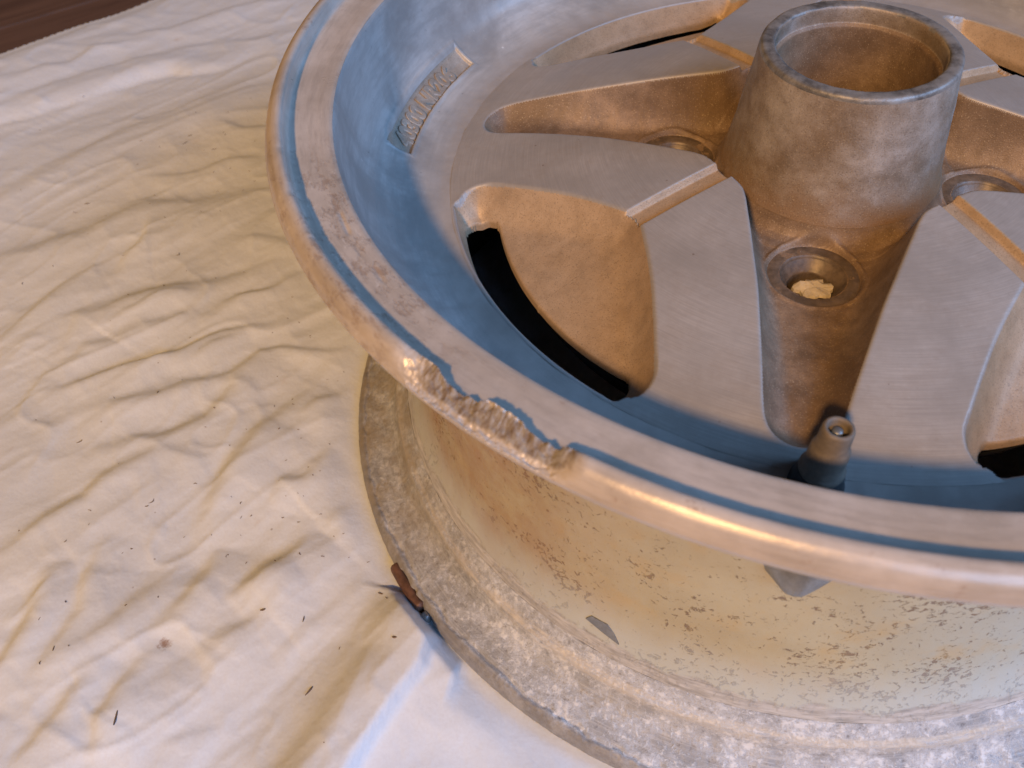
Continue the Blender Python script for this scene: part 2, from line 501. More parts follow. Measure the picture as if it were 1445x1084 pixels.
def empty(name, loc=(0, 0, 0)):
    o = bpy.data.objects.new(name, None)
    o.empty_display_size = 0.02
    o.location = loc
    sc.collection.objects.link(o)
    return o

# ================================================================== THE WHEEL
wheel = empty('alloy_wheel')
wheel['label'] = 'scuffed four-spoke alloy car wheel with chipped rim lip lying face up on the white sheet'
wheel['category'] = 'wheel'

A = lambda deg: (deg - 90) * D2R        # angle measured from the lug pocket that faces the camera

# --- front lip with the broken stretch
DMG = np.array([  # angle, crest lowered by, crest pushed in(-)/out(+)
    (-36, 0, 0), (-34, .15, .1), (-31.5, .2, 0), (-29.7, .2, -.2), (-28.3, .3, -.4), (-27.5, .5, -.3), (-27.15, 1.6, .3),
    (-26.5, 2.4, .8), (-25.9, 2.5, 1.2), (-25.3, 3.0, 1.3), (-24.9, 3.3, 1.0), (-24.5, 2.8, .7), (-24.2, 2.6, .6), (-23.7, 3.0, .6), (-23.35, 2.2, .2), (-23.0, .9, -.8),
    (-22.6, .5, -.9), (-22.2, .6, -.9), (-21.6, .35, -.7), (-21.0, .6, -.9), (-20.4, .5, -.6), (-19.9, .7, -.4), (-19.5, 1.5, .3), (-19.1, 2.3, .6), (-18.6, 2.4, .9),
    (-18.1, 2.9, 1.0), (-17.7, 2.2, .6), (-17.45, 2.5, .9), (-17.05, 3.2, 1.2), (-16.75, 2.0, .6), (-16.4, .8, 0), (-15.9, .5, -.2), (-15.3, .2, 0), (-14.5, 0, 0)])

def lip_fn(R, Z, T):
    deg = np.degrees(T) + 90
    deg = (deg + 180) % 360 - 180
    dz = np.interp(deg, DMG[:, 0], DMG[:, 1], 0, 0)
    dr = np.interp(deg, DMG[:, 0], DMG[:, 2], 0, 0)
    act = np.interp(deg, [-31.2, -27.8, -17.2, -14.4], [0, 1, 1, 0], 0, 0); act = act * act * (3 - 2 * act)
    rag = .8 * fbm(deg * 1.3 + R * .35, R * .5, 5, 5, .62) + .5 * fbm(deg * 4.1 - R * .9, R * 1.3, 25, 3, .6)
    rag2 = fbm(deg * 2.1, R * 1.4, 21, 4, .65)
    zone = np.clip((R - 175.0) / 1.2, 0, 1) * (Z > 156.2)
    # ground-off bevel from the ragged crest to the outer edge
    zc = 163.1 - dz + 0.25 * rag
    zo = 157.9
    t = np.clip((R - 176.6) / (181.9 - 176.6), 0, 1)
    cap = zc + (zo - zc) * t ** .82 + 0.30 * rag * (1 - t) + .22 * rag2
    Z2 = np.where(zone > 0.5, Z - act * np.maximum(Z - cap, 0), Z)
    crestw = np.exp(-((R - 177.6) / 1.8) ** 2) * (Z > 158.2)
    R2 = R + dr * crestw * act + .10 * rag * crestw * act
    # slight general unevenness and small nicks of the crest
    nick = np.clip(fbm(deg * .9, deg * 0 + 3, 40, 4, .6) - .35, 0, 1) * np.interp(deg, [-75, -60, -38, -33, -10, 5], [0, 1, 1, .2, .2, .1], .05, .05)
    Z2 = Z2 - .55 * nick * np.exp(-((R - 177.3) / 1.2) ** 2) * (Z > 160)
    # gouges on the ledge
    for g0, g1, rr, dp in ((-50.5, -46.3, 167.2, .5), (-41.6, -39.0, 167.4, .45), (-45.5, -43, 167.8, .2)):
        w = np.clip((deg - g0) * 1.4, 0, 1) * np.clip((g1 - deg) * 1.4, 0, 1)
        Z2 = Z2 - w * dp * np.exp(-((R - rr - .15 * (deg - g0)) / .45) ** 2) * (Z < 158.5) * (Z > 156)
    return R2, Z2

lip_prof = [(163.3, 156.9), (164.1, 157.25), (166, 157.4), (169, 157.45), (172, 157.55), (174.6, 157.7), (175.9, 158.0), (176.5, 159.0),
            (176.8, 161.2), (177.1, 162.6), (177.8, 163.25), (178.8, 163.3), (180.2, 162.7), (181.5, 161.5), (182.3, 160.1), (182.75, 158.4),
            (183.0, 158.0), (182.5, 155.9), (181.6, 154.4), (180.9, 153.9), (179.5, 153.9), (176, 153.3), (172, 151.8), (168.5, 149.5), (166.4, 146), (165.6, 140),
            (164.6, 133), (162, 125.5), (158, 119), (153.5, 113), (151.2, 109)]
def lip_mat(r, z, t):
    mi = np.zeros(len(r))
    mi[z < 141] = 2
    return mi
TH_LIP = full_thetas(1260, ((A(-37), A(-12), 460), (A(-53), A(-37.2), 110)))
lathe('front_lip', lip_prof, TH_LIP, (M_LIP, M_LIP, M_BARREL), wheel, .42, lip_fn, lip_mat)

# --- dish wall with the recessed number plate
PL0, PL1 = -169.3, 165.3      # world angles in degrees (wraps at 180)
def ang_along(deg):            # degrees clockwise from PL0 (world, wraps)
    return (PL0 - deg) % 360
PLEN = (PL0 - PL1) % 360       # plate length in degrees
dish_prof = [(130.2, 116.9), (135, 116.6), (141, 117.4), (146.7, 119.2), (151, 121.6), (155.6, 125.6), (158.4, 130), (160.2, 136), (161.5, 144), (162.3, 151), (162.8, 155.5), (163.3, 156.9)]
def dish_fn(R, Z, T):
    deg = np.degrees(T)
    s = ang_along(deg); s = np.where(s > 180, s - 360, s)
    sm = s * D2R * 150; L = PLEN * D2R * 150
    rin, rout = 146.9, 155.0 - 1.6 * np.clip(1 - sm / 8, 0, 1) ** 2
    d = np.minimum(np.minimum(R - rin, rout - R), np.minimum(sm, L - sm))
    rec = np.clip((d + .1) / .55, 0, 1); rec = rec * rec * (3 - 2 * rec)
    # flat-ish floor lying below the curved wall
    fl = np.interp(R, [p[0] for p in dish_prof], [p[1] for p in dish_prof]) - 1.5
    Z2 = Z * (1 - rec) + np.minimum(Z, fl) * rec
    dfr = np.where((sm > -2) & (sm < L + 2) & (R > 144) & (R < 158), d, 9)
    Z2 = Z2 + .42 * np.exp(-((dfr + .8) / .6) ** 2)
    Z2 = Z2 + .12 * fbm(R * .12, TB(T) * 18, 60, 3) * (1 - rec)
    return R, Z2
TH_D = full_thetas(1080, ((-math.pi, -166.5 * D2R, 150), (162.5 * D2R, math.pi - 1e-4, 190)))
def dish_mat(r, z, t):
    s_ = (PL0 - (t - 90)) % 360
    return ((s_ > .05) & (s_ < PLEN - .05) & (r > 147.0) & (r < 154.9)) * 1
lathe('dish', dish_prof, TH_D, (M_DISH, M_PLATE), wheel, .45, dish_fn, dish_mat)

# raised casting number in the recess
def curved_text(txt, size, r0, ang0_deg, zfun, depth, span_deg):
    cu = bpy.data.curves.new('casting_number', 'FONT')
    cu.body = txt
    cu.size = size
    cu.extrude = depth
    cu.offset = 0.02 * size
    cu.bevel_depth = 0.05 * size
    cu.bevel_resolution = 1
    cu.resolution_u = 4
    tmp = bpy.data.objects.new('casting_number_curve', cu)
    sc.collection.objects.link(tmp)
    dg = bpy.context.evaluated_depsgraph_get()
    me = bpy.data.meshes.new_from_object(tmp.evaluated_get(dg))
    bpy.data.objects.remove(tmp)
    co = np.empty(len(me.vertices) * 3, np.float32)
    me.vertices.foreach_get('co', co)
    co = co.reshape(-1, 3)
    w = co[:, 0].max() - co[:, 0].min()
    x = (co[:, 0] - co[:, 0].min()) / w
    r = r0 + co[:, 1]
    th = (ang0_deg - x * span_deg) * D2R
    z = zfun(r) + co[:, 2]
    out = np.stack([r * np.cos(th), r * np.sin(th), z], -1).astype(np.float32) * MM
    me.vertices.foreach_set('co', out.ravel())
    me.materials.clear()
    me.update()
    return me
tm = curved_text('40300 NR206', 7.4, 147.9, PL0 - 1.6, lambda r: np.interp(r, [p[0] for p in dish_prof], [p[1] for p in dish_prof]) - 1.5, .5, PLEN - 5.6)
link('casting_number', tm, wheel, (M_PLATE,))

# --- barrel, tyre side
def barrel_fn(R, Z, T):
    return R + .12 * fbm(TB(T) * 30, Z * .08, 80, 3), Z
barrel_prof = [(151.2, 109), (150.4, 104), (150, 90), (150.2, 70), (151, 55), (152.3, 44), (154, 36.5), (156.2, 30.5), (158.6, 26.2)]
lathe('barrel', barrel_prof, full_thetas(900), (M_BARREL,), wheel, 1.3, barrel_fn)

# --- rear flange the wheel lies on
def flange_fn(R, Z, T):
    deg = np.degrees(T) + 90
    n1 = fbm(TB(T) * 60, R * .55, 90, 5, .62)
    n2 = fbm(TB(T) * 26, R * .2, 95, 3)
    top = (Z > 9.2)
    Z2 = Z + top * (.11 * n1 + .12 * n2)
    # ragged seam between the dark outer edge and the crusty flank
    seam = 179.0 + .9 * fbm(TB(T) * 34, R * 0 + 2, 97, 4, .6)
    Z2 = Z2 - .9 * np.exp(-((R - seam) / .55) ** 2) * (Z > 8)
    # lumps outside the seam
    Z2 = Z2 + .35 * np.clip(fbm(TB(T) * 90, R * .9, 99, 3), 0, 1) * np.exp(-((R - 180.6) / 1.0) ** 2) * (Z > 8)
    ch = np.interp(deg, [-44, -42, -36, -34], [0, 1, 1, 0], 0, 0) * np.clip(fbm(TB(T) * 110, R * .3, 101, 3) + .4, 0, 1)
    R2 = R - .8 * ch * (R > 181) + .12 * n1 * (R > 181)
    return R2, Z2
flange_prof = [(158.6, 26.2), (160.4, 23.6), (161.9, 21.6), (163.0, 20.9), (163.9, 20.4), (164.5, 18.6), (165.6, 15.9), (168.0, 13.5), (172, 11.8), (176, 10.7), (178.6, 10.2),
               (179.8, 10.3), (181.2, 9.7), (182.3, 8.4), (182.9, 6.6), (183, 4.6), (182.6, 2.4), (181.4, .9), (179, .2), (175, .1), (170, .6), (164, 3), (158, 10), (153, 22), (148, 34), (146, 60), (146, 112)]
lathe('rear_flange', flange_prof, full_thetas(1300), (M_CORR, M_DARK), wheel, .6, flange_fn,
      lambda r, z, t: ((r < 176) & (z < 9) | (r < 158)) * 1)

# --- spokes: one 90 degree arm with its lug pocket, used four times
W_AL = [(0, 60), (20, 48), (30, 38.5), (33, 33.8), (36.3, 30), (40.5, 26.5), (45, 24.9), (50, 23.7), (56, 22.2), (62, 20.8), (70, 18.9), (78, 17), (90, 14.7), (104, 12.1), (112, 10.7), (117, 9.6), (120.2, 8.2), (122.6, 5.9), (124, 3), (124.4, 0)]
WIN = [(79.6, 0), (80.2, 2.6), (81.4, 5.2), (83.2, 9.2), (86.2, 15.8), (91, 25.2), (98, 37), (104.5, 47.2), (106.9, 50.3), (110.2, 52.3), (113.8, 52.3), (116.6, 50.6)]
for a_ in np.linspace(22.6, 0, 16):
    WIN.append((129.7 * math.cos(a_ * D2R), 129.7 * math.sin(a_ * D2R)))

def poly_dist(px, py, poly):
    d = np.full(px.shape, 1e9)
    for (x0, y0), (x1, y1) in zip(poly[:-1], poly[1:]):
        vx, vy = x1 - x0, y1 - y0
        t = np.clip(((px - x0) * vx + (py - y0) * vy) / (vx * vx + vy * vy + 1e-12), 0, 1)
        d = np.minimum(d, (px - x0 - t * vx) ** 2 + (py - y0 - t * vy) ** 2)
    return np.sqrt(d)

def inside(px, py, poly):
    c = np.zeros(px.shape, bool)
    n = len(poly)
    for i in range(n):
        x0, y0 = poly[i]; x1, y1 = poly[(i + 1) % n]
        if y0 == y1:
            continue
        k = (y0 > py) != (y1 > py)
        c ^= k & (px < (x1 - x0) * (py - y0) / (y1 - y0) + x0)
    return c

W_S = resample([(a_, b_) for a_, b_ in W_AL], 1.5)
WIN_S = resample(WIN, 1.5)

def zface(r):
    u = (125 - r) / 78.0
    return 118.8 + 16.1 * u + 1.8 * 4 * u * (1 - u)

def sdfs(a, l):
    """a along the lug pocket, l sideways -> groove, window, slot, channel distances (positive inside)"""
    al = np.abs(l)
    dg = poly_dist(a, al, W_S)
    wl = np.interp(a, W_S[:, 0], W_S[:, 1], 60, -1)
    dg = np.where((al < wl) & (a < 124.4), dg, -dg)
    a2 = (a + al) * math.sqrt(.5); l2 = np.abs(a - al) * math.sqrt(.5)
    dw = poly_dist(a2, l2, WIN_S)
    dw = np.where(inside(a2, l2, [tuple(p) for p in WIN_S] + [(100, -1e-3), (79.6, -1e-3)]), dw, -dw)
    r = np.hypot(a, l)
    th = np.degrees(np.arctan2(l2, a2))
    rc = 5.0
    qx = np.abs(r - 121.1) - (5.9 - rc); qy = (th - 22.0) * D2R * r + rc
    ds = -(np.hypot(np.maximum(qx, 0), np.maximum(qy, 0)) + np.minimum(np.maximum(qx, qy), 0) - rc)
    dc = 4.3 - l2
    return dg, dw, ds, dc, a2, l2, r

def spoke_z(a, l):
    dg, dw, ds, dc, a2, l2, r = sdfs(a, l)
    zf = zface(r)
    soft = lambda d, e: .5 * (d + np.sqrt(d * d + e * e))
    z = zf.copy()
    # channel between two arms
    c = np.clip(l2 / 4.3, 0, 1.6)
    gate = np.clip((84 - r) / 3, 0, 1)
    cs = np.clip((4.4 - l2) / 1.9, 0, 1); cs = cs * cs * (3 - 2 * cs)
    zc = zf - 2.3 * cs * gate
    z = z - .30 * np.clip(1 + dg / 1.1, 0, 1) ** 2 * (dg <= 0) * (r > 44) - .30 * np.clip(1 + dw / 1.3, 0, 1) ** 2 * (dw <= 0)
    z = z - .30 * ((dg > 0) & (r > 44) | (dw > 0))
    # lug pocket
    zfl = np.interp(r, [36, 37, 38.6, 40.8, 45, 60, 75, 90, 105, 118, 124], [122.0, 118.2, 115.8, 114.6, 114.2, 114.4, 115.2, 116.4, 116.0, 113.4, 112.6])
    sw = 9.5
    u = np.clip(soft(dg, .12) / sw, 0, 1)
    f = 1 - (1 - u) ** 2.1
    depth = np.maximum(zf - zfl, 0)
    zg = z - depth * f
    # spot face round the lug hole
    dl = np.hypot(a - 52.2, l)
    sf = np.clip((14.7 - dl) / .8, 0, 1); sf = sf * sf * (3 - 2 * sf)
    rim = .5 * np.exp(-((dl - 15.3) / .7) ** 2)
    zg = np.where(dg > 0.6, zg * (1 - sf) + 113.35 * sf + rim * np.clip(dg - .6, 0, 1), zg)
    # window pocket
    zw_f = np.interp(a2 + .10 * (np.sqrt(l2 * l2 + 64) - 8), [78, 84, 92, 104, 116, 126, 132], [126.2, 122.6, 118.6, 113.6, 109.2, 107.5, 107])
    u2 = np.clip(soft(dw, .2) / 9.5, 0, 1)
    f2 = 1 - (1 - u2) ** 2.3
    # steeper wall on the outer side
    uo = np.clip(soft(129.7 - r, .15) / 2.9, 0, 1)
    fo = 1 - (1 - uo) ** 1.6
    outer = np.clip((r - 112) / 10, 0, 1) * np.clip((25.5 - np.degrees(np.arctan2(l2, a2))) / 8, 0, 1)
    f2 = f2 * (1 - outer) + np.maximum(f2, fo) * outer
    dpt = np.maximum(zf - zw_f, .5)
    zw = z - dpt * np.where(dw > -.6, f2, 0)
    z = np.where(dg > -.8, zg, z)
    z = np.where((dw > -.8) & (dw > dg), np.minimum(zw, z), z)
    z = np.where((dc > 0) & (dg < .4) & (dw < .4), np.minimum(z, zc), z)
    # through slot
    z = z - .5 * np.clip((ds + .5) / .5, 0, 1) ** 2 * (dw > 0)
    return z, dg, dw, ds, dc, dl, r

def build_spoke():
    rr = np.concatenate([np.arange(36, 126.7, .42), np.arange(127.0, 129.5, .33), [129.5, 129.62, 129.7, 129.85, 130.1, 130.5, 131.0]])
    tt = np.linspace(-45, 45, 521) * D2R
    R, T = np.meshgrid(rr, tt, indexing='ij')
    a = R * np.cos(T); l = R * np.sin(T)
    # pull grid vertices on to nearby outline curves so the machined edges stay crisp
    for it in range(2):
        dg, dw, ds, dc, a2, l2, r = sdfs(a, l)
        e = .02
        gx = {}
        for nm, idx, rng_, off in (('g', 0, .24, 0.), ('w', 1, .24, 0.), ('s', 2, .26, .0)):
            d0 = sdfs(a, l)[idx] - off
            dxa = (sdfs(a + e, l)[idx] - off - d0) / e
            dxl = (sdfs(a, l + e)[idx] - off - d0) / e
            nrm = np.maximum(dxa ** 2 + dxl ** 2, .05)
            gr = np.abs(dxa * np.cos(T) + dxl * np.sin(T)) * .42
            gt = np.abs(-dxa * np.sin(T) + dxl * np.cos(T)) * R * (90 * D2R / 520)
            rng_ = .52 * np.maximum(gr, gt)
            arc = (R > 126.95) & (l * 0 + np.abs(np.abs(np.degrees(T)) - 45) < 21.5)
            msk = ~arc & (np.abs(d0) < rng_) & (np.abs(np.abs(T) - 45 * D2R) > .004) & (R > 37) & (R < 130.5)
            if nm == 'g':
                msk &= (r > 46)
            a = a - np.where(msk, d0 * dxa / nrm, 0)
            l = l - np.where(msk, d0 * dxl / nrm, 0)
    z, dg, dw, ds, dc, dl, r = spoke_z(a, l)
    low = np.clip((np.maximum(dg, dw) - .3) / 2.5, 0, 1)
    z = z + low * np.where(dw > dg, .35, 1) * np.clip((45 - np.abs(np.degrees(np.arctan2(l, a)))) / 5, 0, 1) * (.14 * fbm(a * .16, l * .16, 120, 4) + .04 * fbm(a * .8, l * .8, 130, 2)) + .03 * fbm(a * .05, l * .05, 140, 2)
    # sit each sector's pocket direction along -Y
    co = np.stack([l, -a, z], -1).reshape(-1, 3) * MM
    q = grid_quads(len(rr), len(tt))
    dsq = ds.ravel()[q].min(1); dlq = dl.ravel()[q].max(1)
    rq = r.ravel()[q].mean(1)
    dwq = dw.ravel()[q].mean(1)
    dsm = ds.ravel()[q].mean(1)
    keep = ~((dsm > 0) & (dwq > 0)) & ~(dlq < 10.4)
    dgq = dg.ravel()[q].mean(1)
    dcq = dc.ravel()[q].mean(1)
    mi = np.zeros(len(q))
    mi[dgq > .1] = 1
    mi[(dcq > .3) & (dgq < .1) & (rq < 81)] = 2
    mi[dwq > .1] = 2
    q = q[keep][:, ::-1]; mi = mi[keep]
    # walls of the slot: run every open edge of the hole 12 mm down
    dsf = ds.ravel()
    ed = np.concatenate([q[:, [0, 1]], q[:, [1, 2]], q[:, [2, 3]], q[:, [3, 0]]])
    key = np.sort(ed, 1); kk = key[:, 0].astype(np.int64) * len(co) + key[:, 1]
    _, ii, cnt = np.unique(kk, return_index=True, return_counts=True)
    op = ed[ii[cnt == 1]]
    op = op[(np.abs(dsf[op]) < .6).all(1)]
    tt_ = T.ravel()[op]
    op = op[~((np.abs(np.abs(tt_) - 45 * D2R) < 1e-4).all(1))]
    ids = np.unique(op); rows = [np.arange(len(co)), None]
    mp_ = -np.ones(len(co), int)
    base = len(co); extra = []
    prev = ids
    for k, dzz in enumerate((.7, 1.6, 2.6)):
        e2 = co[ids].copy(); e2[:, 2] -= dzz * MM
        cur = base + np.arange(len(ids)) + k * len(ids)
        extra.append(e2)
        pm = dict(zip(ids.tolist(), prev.tolist())); cm = dict(zip(ids.tolist(), cur.tolist()))
        wq = np.array([[pm[b_], pm[a_], cm[a_], cm[b_]] for a_, b_ in op.tolist()])
        q = np.concatenate([q, wq]); mi = np.concatenate([mi, np.full(len(wq), 2)])
        prev = cur
    co = np.concatenate([co] + extra)
    me = mesh_np('spoke', co, q, True, mi)
    nv = len(me.vertices)
    nr = np.empty(nv * 3, np.float32); me.vertex_normals.foreach_get('vector', nr); nr = nr.reshape(-1, 3)
    Tf = T.ravel()
    for sgn in (1, -1):          # normals on the joint between two arms lie in the joint's own plane
        t = sgn * 45 * D2R
        ids2 = np.where(np.abs(Tf - t) < 1e-6)[0]
        side = np.array([math.cos(t), math.sin(t), 0])   # (x=l, y=-a): perpendicular to the radial direction
        nr[ids2] -= (nr[ids2] @ side)[:, None] * side[None]
    nr /= np.linalg.norm(nr, axis=1)[:, None] + 1e-9
    me.normals_split_custom_set_from_vertices(nr.tolist())
    return me

spoke_me = build_spoke()
for mt in (M_FACE, M_POCKET, M_WINDOW):
    spoke_me.materials.append(mt)

# lug seat: flat washer-like ring, cone with turned ridges, bore
seat_prof = [(14.2, .02), (13.9, .12), (10.7, .12), (10.3, -.1), (9.7, -.9)]
zz = -.9; r_ = 9.7
while r_ > 7.5:
    seat_prof += [(r_ - .12, zz - .45), (r_ - .42, zz - .55)]
    r_ -= .42; zz -= .62
seat_prof += [(7.2, zz - 1), (7.2, zz - 12)]
def lathe_mesh(name, prof, seg, smooth=True, rag=0, mats=()):
    P = np.array(prof, float)
    th = np.linspace(0, 2 * math.pi, seg, endpoint=False)
    R = P[:, 0][:, None] + rag * fbm(np.cos(th)[None] * 2 + P[:, 1][:, None] * .3, np.sin(th)[None] * 2, 5)
    co = np.stack([R * np.cos(th), R * np.sin(th), np.repeat(P[:, 1][:, None], seg, 1)], -1).reshape(-1, 3) * MM
    me = mesh_np(name, co, grid_quads(len(P), seg, True)[:, ::-1], smooth)
    for mt in mats:
        me.materials.append(mt)
    return me
seat_me = lathe_mesh('lug_seat', seat_prof, 72, mats=(M_SEAT,))
# flaky cream patch low in the hole
bm = bmesh.new()
random.seed(5)
ring = []
for k in range(22):
    t = k / 22 * 2 * math.pi
    rad = (5.6 + random.uniform(-1.1, 1.1))
    ring.append(bm.verts.new(((rad * math.cos(t) + .9) * MM, (rad * .8 * math.sin(t) - .9) * MM, (-3.9 + .9 * math.sin(t + 2.2) + random.uniform(-.25, .25)) * MM)))
mid_ = [bm.verts.new((v.co.x * .55 + random.uniform(-.5, .5) * MM, v.co.y * .5 + random.uniform(-.4, .4) * MM, -3.2 * MM + random.uniform(-.3, .3) * MM)) for v in ring[::2]]
cv = bm.verts.new((1.2 * MM, -.9 * MM, -3.2 * MM))
for k in range(11):
    a_, b_, c_ = ring[2 * k], ring[2 * k + 1], ring[(2 * k + 2) % 22]
    bm.faces.new((a_, b_, mid_[k])); bm.faces.new((b_, c_, mid_[(k + 1) % 11])); bm.faces.new((b_, mid_[(k + 1) % 11], mid_[k]))
    bm.faces.new((mid_[k], mid_[(k + 1) % 11], cv))
low = [bm.verts.new((v.co.x * 1.02, v.co.y * 1.02, v.co.z - 1.4 * MM)) for v in ring]
for k in range(22):
    bm.faces.new((ring[(k + 1) % 22], ring[k], low[k], low[(k + 1) % 22]))
plug_me = bpy.data.meshes.new('hole_filling')
bm.to_mesh(plug_me); bm.free()
plug_me.materials.append(M_CREAM)

for k in range(4):
    s = link('spoke', spoke_me, wheel)
    s.rotation_euler = (0, 0, k * math.pi / 2)
    seat = link('lug_seat', seat_me, s)
    seat.location = (0, -52.2 * MM, 113.35 * MM)
    pl = link('hole_filling', plug_me, s)
    pl.location = (0, -52.2 * MM, 113.35 * MM)
    pl.rotation_euler = (0, 0, k * 1.3)

# --- hub collar
def hub_fn(R, Z, T):
    rag = .16 * fbm(np.cos(T) * 3 + Z * .12, np.sin(T) * 3, 150, 4)
    edge = .14 * fbm(np.cos(T) * 7, np.sin(T) * 7, 155, 4) * np.exp(-((Z - 162) / .8) ** 2) * .6
    return R + rag, Z + edge
hub_prof = [(36.6, 120.9), (35.6, 124.2), (34.7, 128.5), (33.6, 135), (32.3, 144), (31.0, 153.5), (30.3, 159.8), (30.15, 161.4), (29.8, 162.05), (29.2, 162.3), (26.3, 162.3), (25.7, 162.0), (25.45, 161.3), (25.4, 158), (25.35, 156.6), (24.6, 156.2), (24.4, 155), (24.4, 140), (24.4, 120), (24.4, 96)]
hub_ob = lathe('hub_collar', hub_prof, full_thetas(420), (M_HUB, M_HUBTOP, M_POCKET), wheel, .7, hub_fn,
               lambda r, z, t: (((z > 161.35) & (r > 25.6)) | ((r < 30.5) & (r > 25.6) & (z > 160.9))) * 1 + ((r < 25.2) & (z < 156.4)) * 2)
# underside so that the spokes have thickness from other sides
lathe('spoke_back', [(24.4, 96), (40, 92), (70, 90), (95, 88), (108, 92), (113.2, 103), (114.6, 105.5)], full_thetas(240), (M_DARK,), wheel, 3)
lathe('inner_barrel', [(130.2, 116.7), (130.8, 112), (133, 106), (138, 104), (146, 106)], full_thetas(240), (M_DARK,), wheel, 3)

# --- valve
vx, vy = 5.2, -133.6
base_me = lathe_mesh('rubber_seat', [(7.0, -2.5), (6.8, .4), (6.4, 1.5), (5.9, 4.2), (5.0, 5.2), (4.6, 5.4)], 48, rag=.05, mats=(M_RUBBER,))
v_me = lathe_mesh('valve_stem', [(4.8, 4.6), (5.5, 5.0), (5.7, 5.9), (5.3, 6.5), (4.9, 6.9), (4.8, 12.5), (4.7, 14.0), (4.3, 15.0), (3.95, 15.6), (3.8, 20.9), (3.6, 21.6), (3.1, 21.9), (2.6, 21.7), (2.4, 21.0), (2.3, 17), (0.01, 17)], 48, rag=.07, mats=(M_VALVE,))
core_me = lathe_mesh('valve_core', [(1.3, 17), (1.3, 20.4), (1.0, 20.8), (.01, 20.8)], 20, mats=(M_GREY,))
vs = link('valve_stem', v_me, wheel)
vs.location = (vx * MM, vy * MM, 118.2 * MM)
vs.rotation_euler = (-.02, .015, 0)
link('rubber_seat', base_me, vs)
link('valve_core', core_me, vs)
# inner end of the valve, showing on the barrel below the lip
nut = lathe_mesh('valve_base', [(9.0, -2.5), (8.8, .5), (5.6, 3.4), (3.0, 5.6), (1.8, 6.4), (.01, 6.6)], 44, rag=.25, mats=(M_GREY,))
nb = link('valve_base', nut, wheel)
nb.location = (5.4 * MM, -149.5 * MM, 101.0 * MM)
nb.rotation_euler = (math.pi / 2 + .35, 0, 0)

# --- balance weight on the rear flange
def arc_block(name, a0, a1, sect, n, mat, parent, taper=.15):
    """section points (r, z) swept round the axis, closed ends"""
    bm = bmesh.new(); rings = []
    for k in range(n + 1):
        f = k / n
        e = min(f, 1 - f) / taper
        s = 1 if e >= 1 else math.sqrt(max(0, 1 - (1 - e) ** 2)) * .5 + .5
        cr = sum(p[0] for p in sect) / len(sect); cz = sum(p[1] for p in sect) / len(sect)
        t = A(a0 + (a1 - a0) * f)
        rings.append([bm.verts.new(((cr + (p[0] - cr) * s) * math.cos(t) * MM, (cr + (p[0] - cr) * s) * math.sin(t) * MM, (cz + (p[1] - cz) * s) * MM)) for p in sect])
    m_ = len(sect)
    for k in range(n):
        for j in range(m_):
            bm.faces.new((rings[k][j], rings[k][(j + 1) % m_], rings[k + 1][(j + 1) % m_], rings[k + 1][j]))
    bm.faces.new(rings[0][::-1]); bm.faces.new(rings[-1])
    bmesh.ops.recalc_face_normals(bm, faces=bm.faces)
    for f in bm.faces:
        f.smooth = True
    me = bpy.data.meshes.new(name); bm.to_mesh(me); bm.free()
    return link(name, me, parent, (mat,))
ww = arc_block('balance_weight', -44.0, -37.2, [(181.6, 8.6), (183.2, 8.9), (184.4, 8.4), (185.1, 7.0), (185.3, 4.6), (184.8, 2.2), (183.6, 1.0), (182.2, 1.4), (181.4, 5)], 26, M_RUST, wheel, .02)
arc_block('weight_clip', -36.8, -35.6, [(182.6, 7.6), (184.0, 7.4), (184.9, 5.6), (184.9, 3.2), (183.8, 1.8), (182.4, 2.4), (182.0, 5.0)], 8, M_GREY, ww, .3)

# --- patch where the barrel paint has come off
def patch(name, poly, mat, proud):
    """polygon given as (angle from pocket, z), laid on the barrel"""
    bm = bmesh.new()
    prof = np.array(barrel_prof)
    vs_ = []
    for a_, z_ in poly:
        r0 = float(np.interp(-z_, -prof[:, 1], prof[:, 0])) + proud
        vs_.append(bm.verts.new((r0 * math.cos(A(a_)) * MM, r0 * math.sin(A(a_)) * MM, z_ * MM)))
    lo = [bm.verts.new(v.co * .997) for v in vs_]
    for v, w in zip(vs_, lo):
        w.co.z = v.co.z
    bm.faces.new(vs_)
    n = len(vs_)
    for k in range(n):
        bm.faces.new((vs_[(k + 1) % n], vs_[k], lo[k], lo[(k + 1) % n]))
    bmesh.ops.recalc_face_normals(bm, faces=bm.faces)
    me = bpy.data.meshes.new(name); bm.to_mesh(me); bm.free()
    return link(name, me, wheel, (mat,))
patch('bare_patch', [(-18.4, 35.6), (-17.8, 37.9), (-15.6, 38.4), (-14.6, 36.2), (-13.6, 32.6), (-15.8, 34.0), (-17.2, 34.9)], M_GREY, .35)

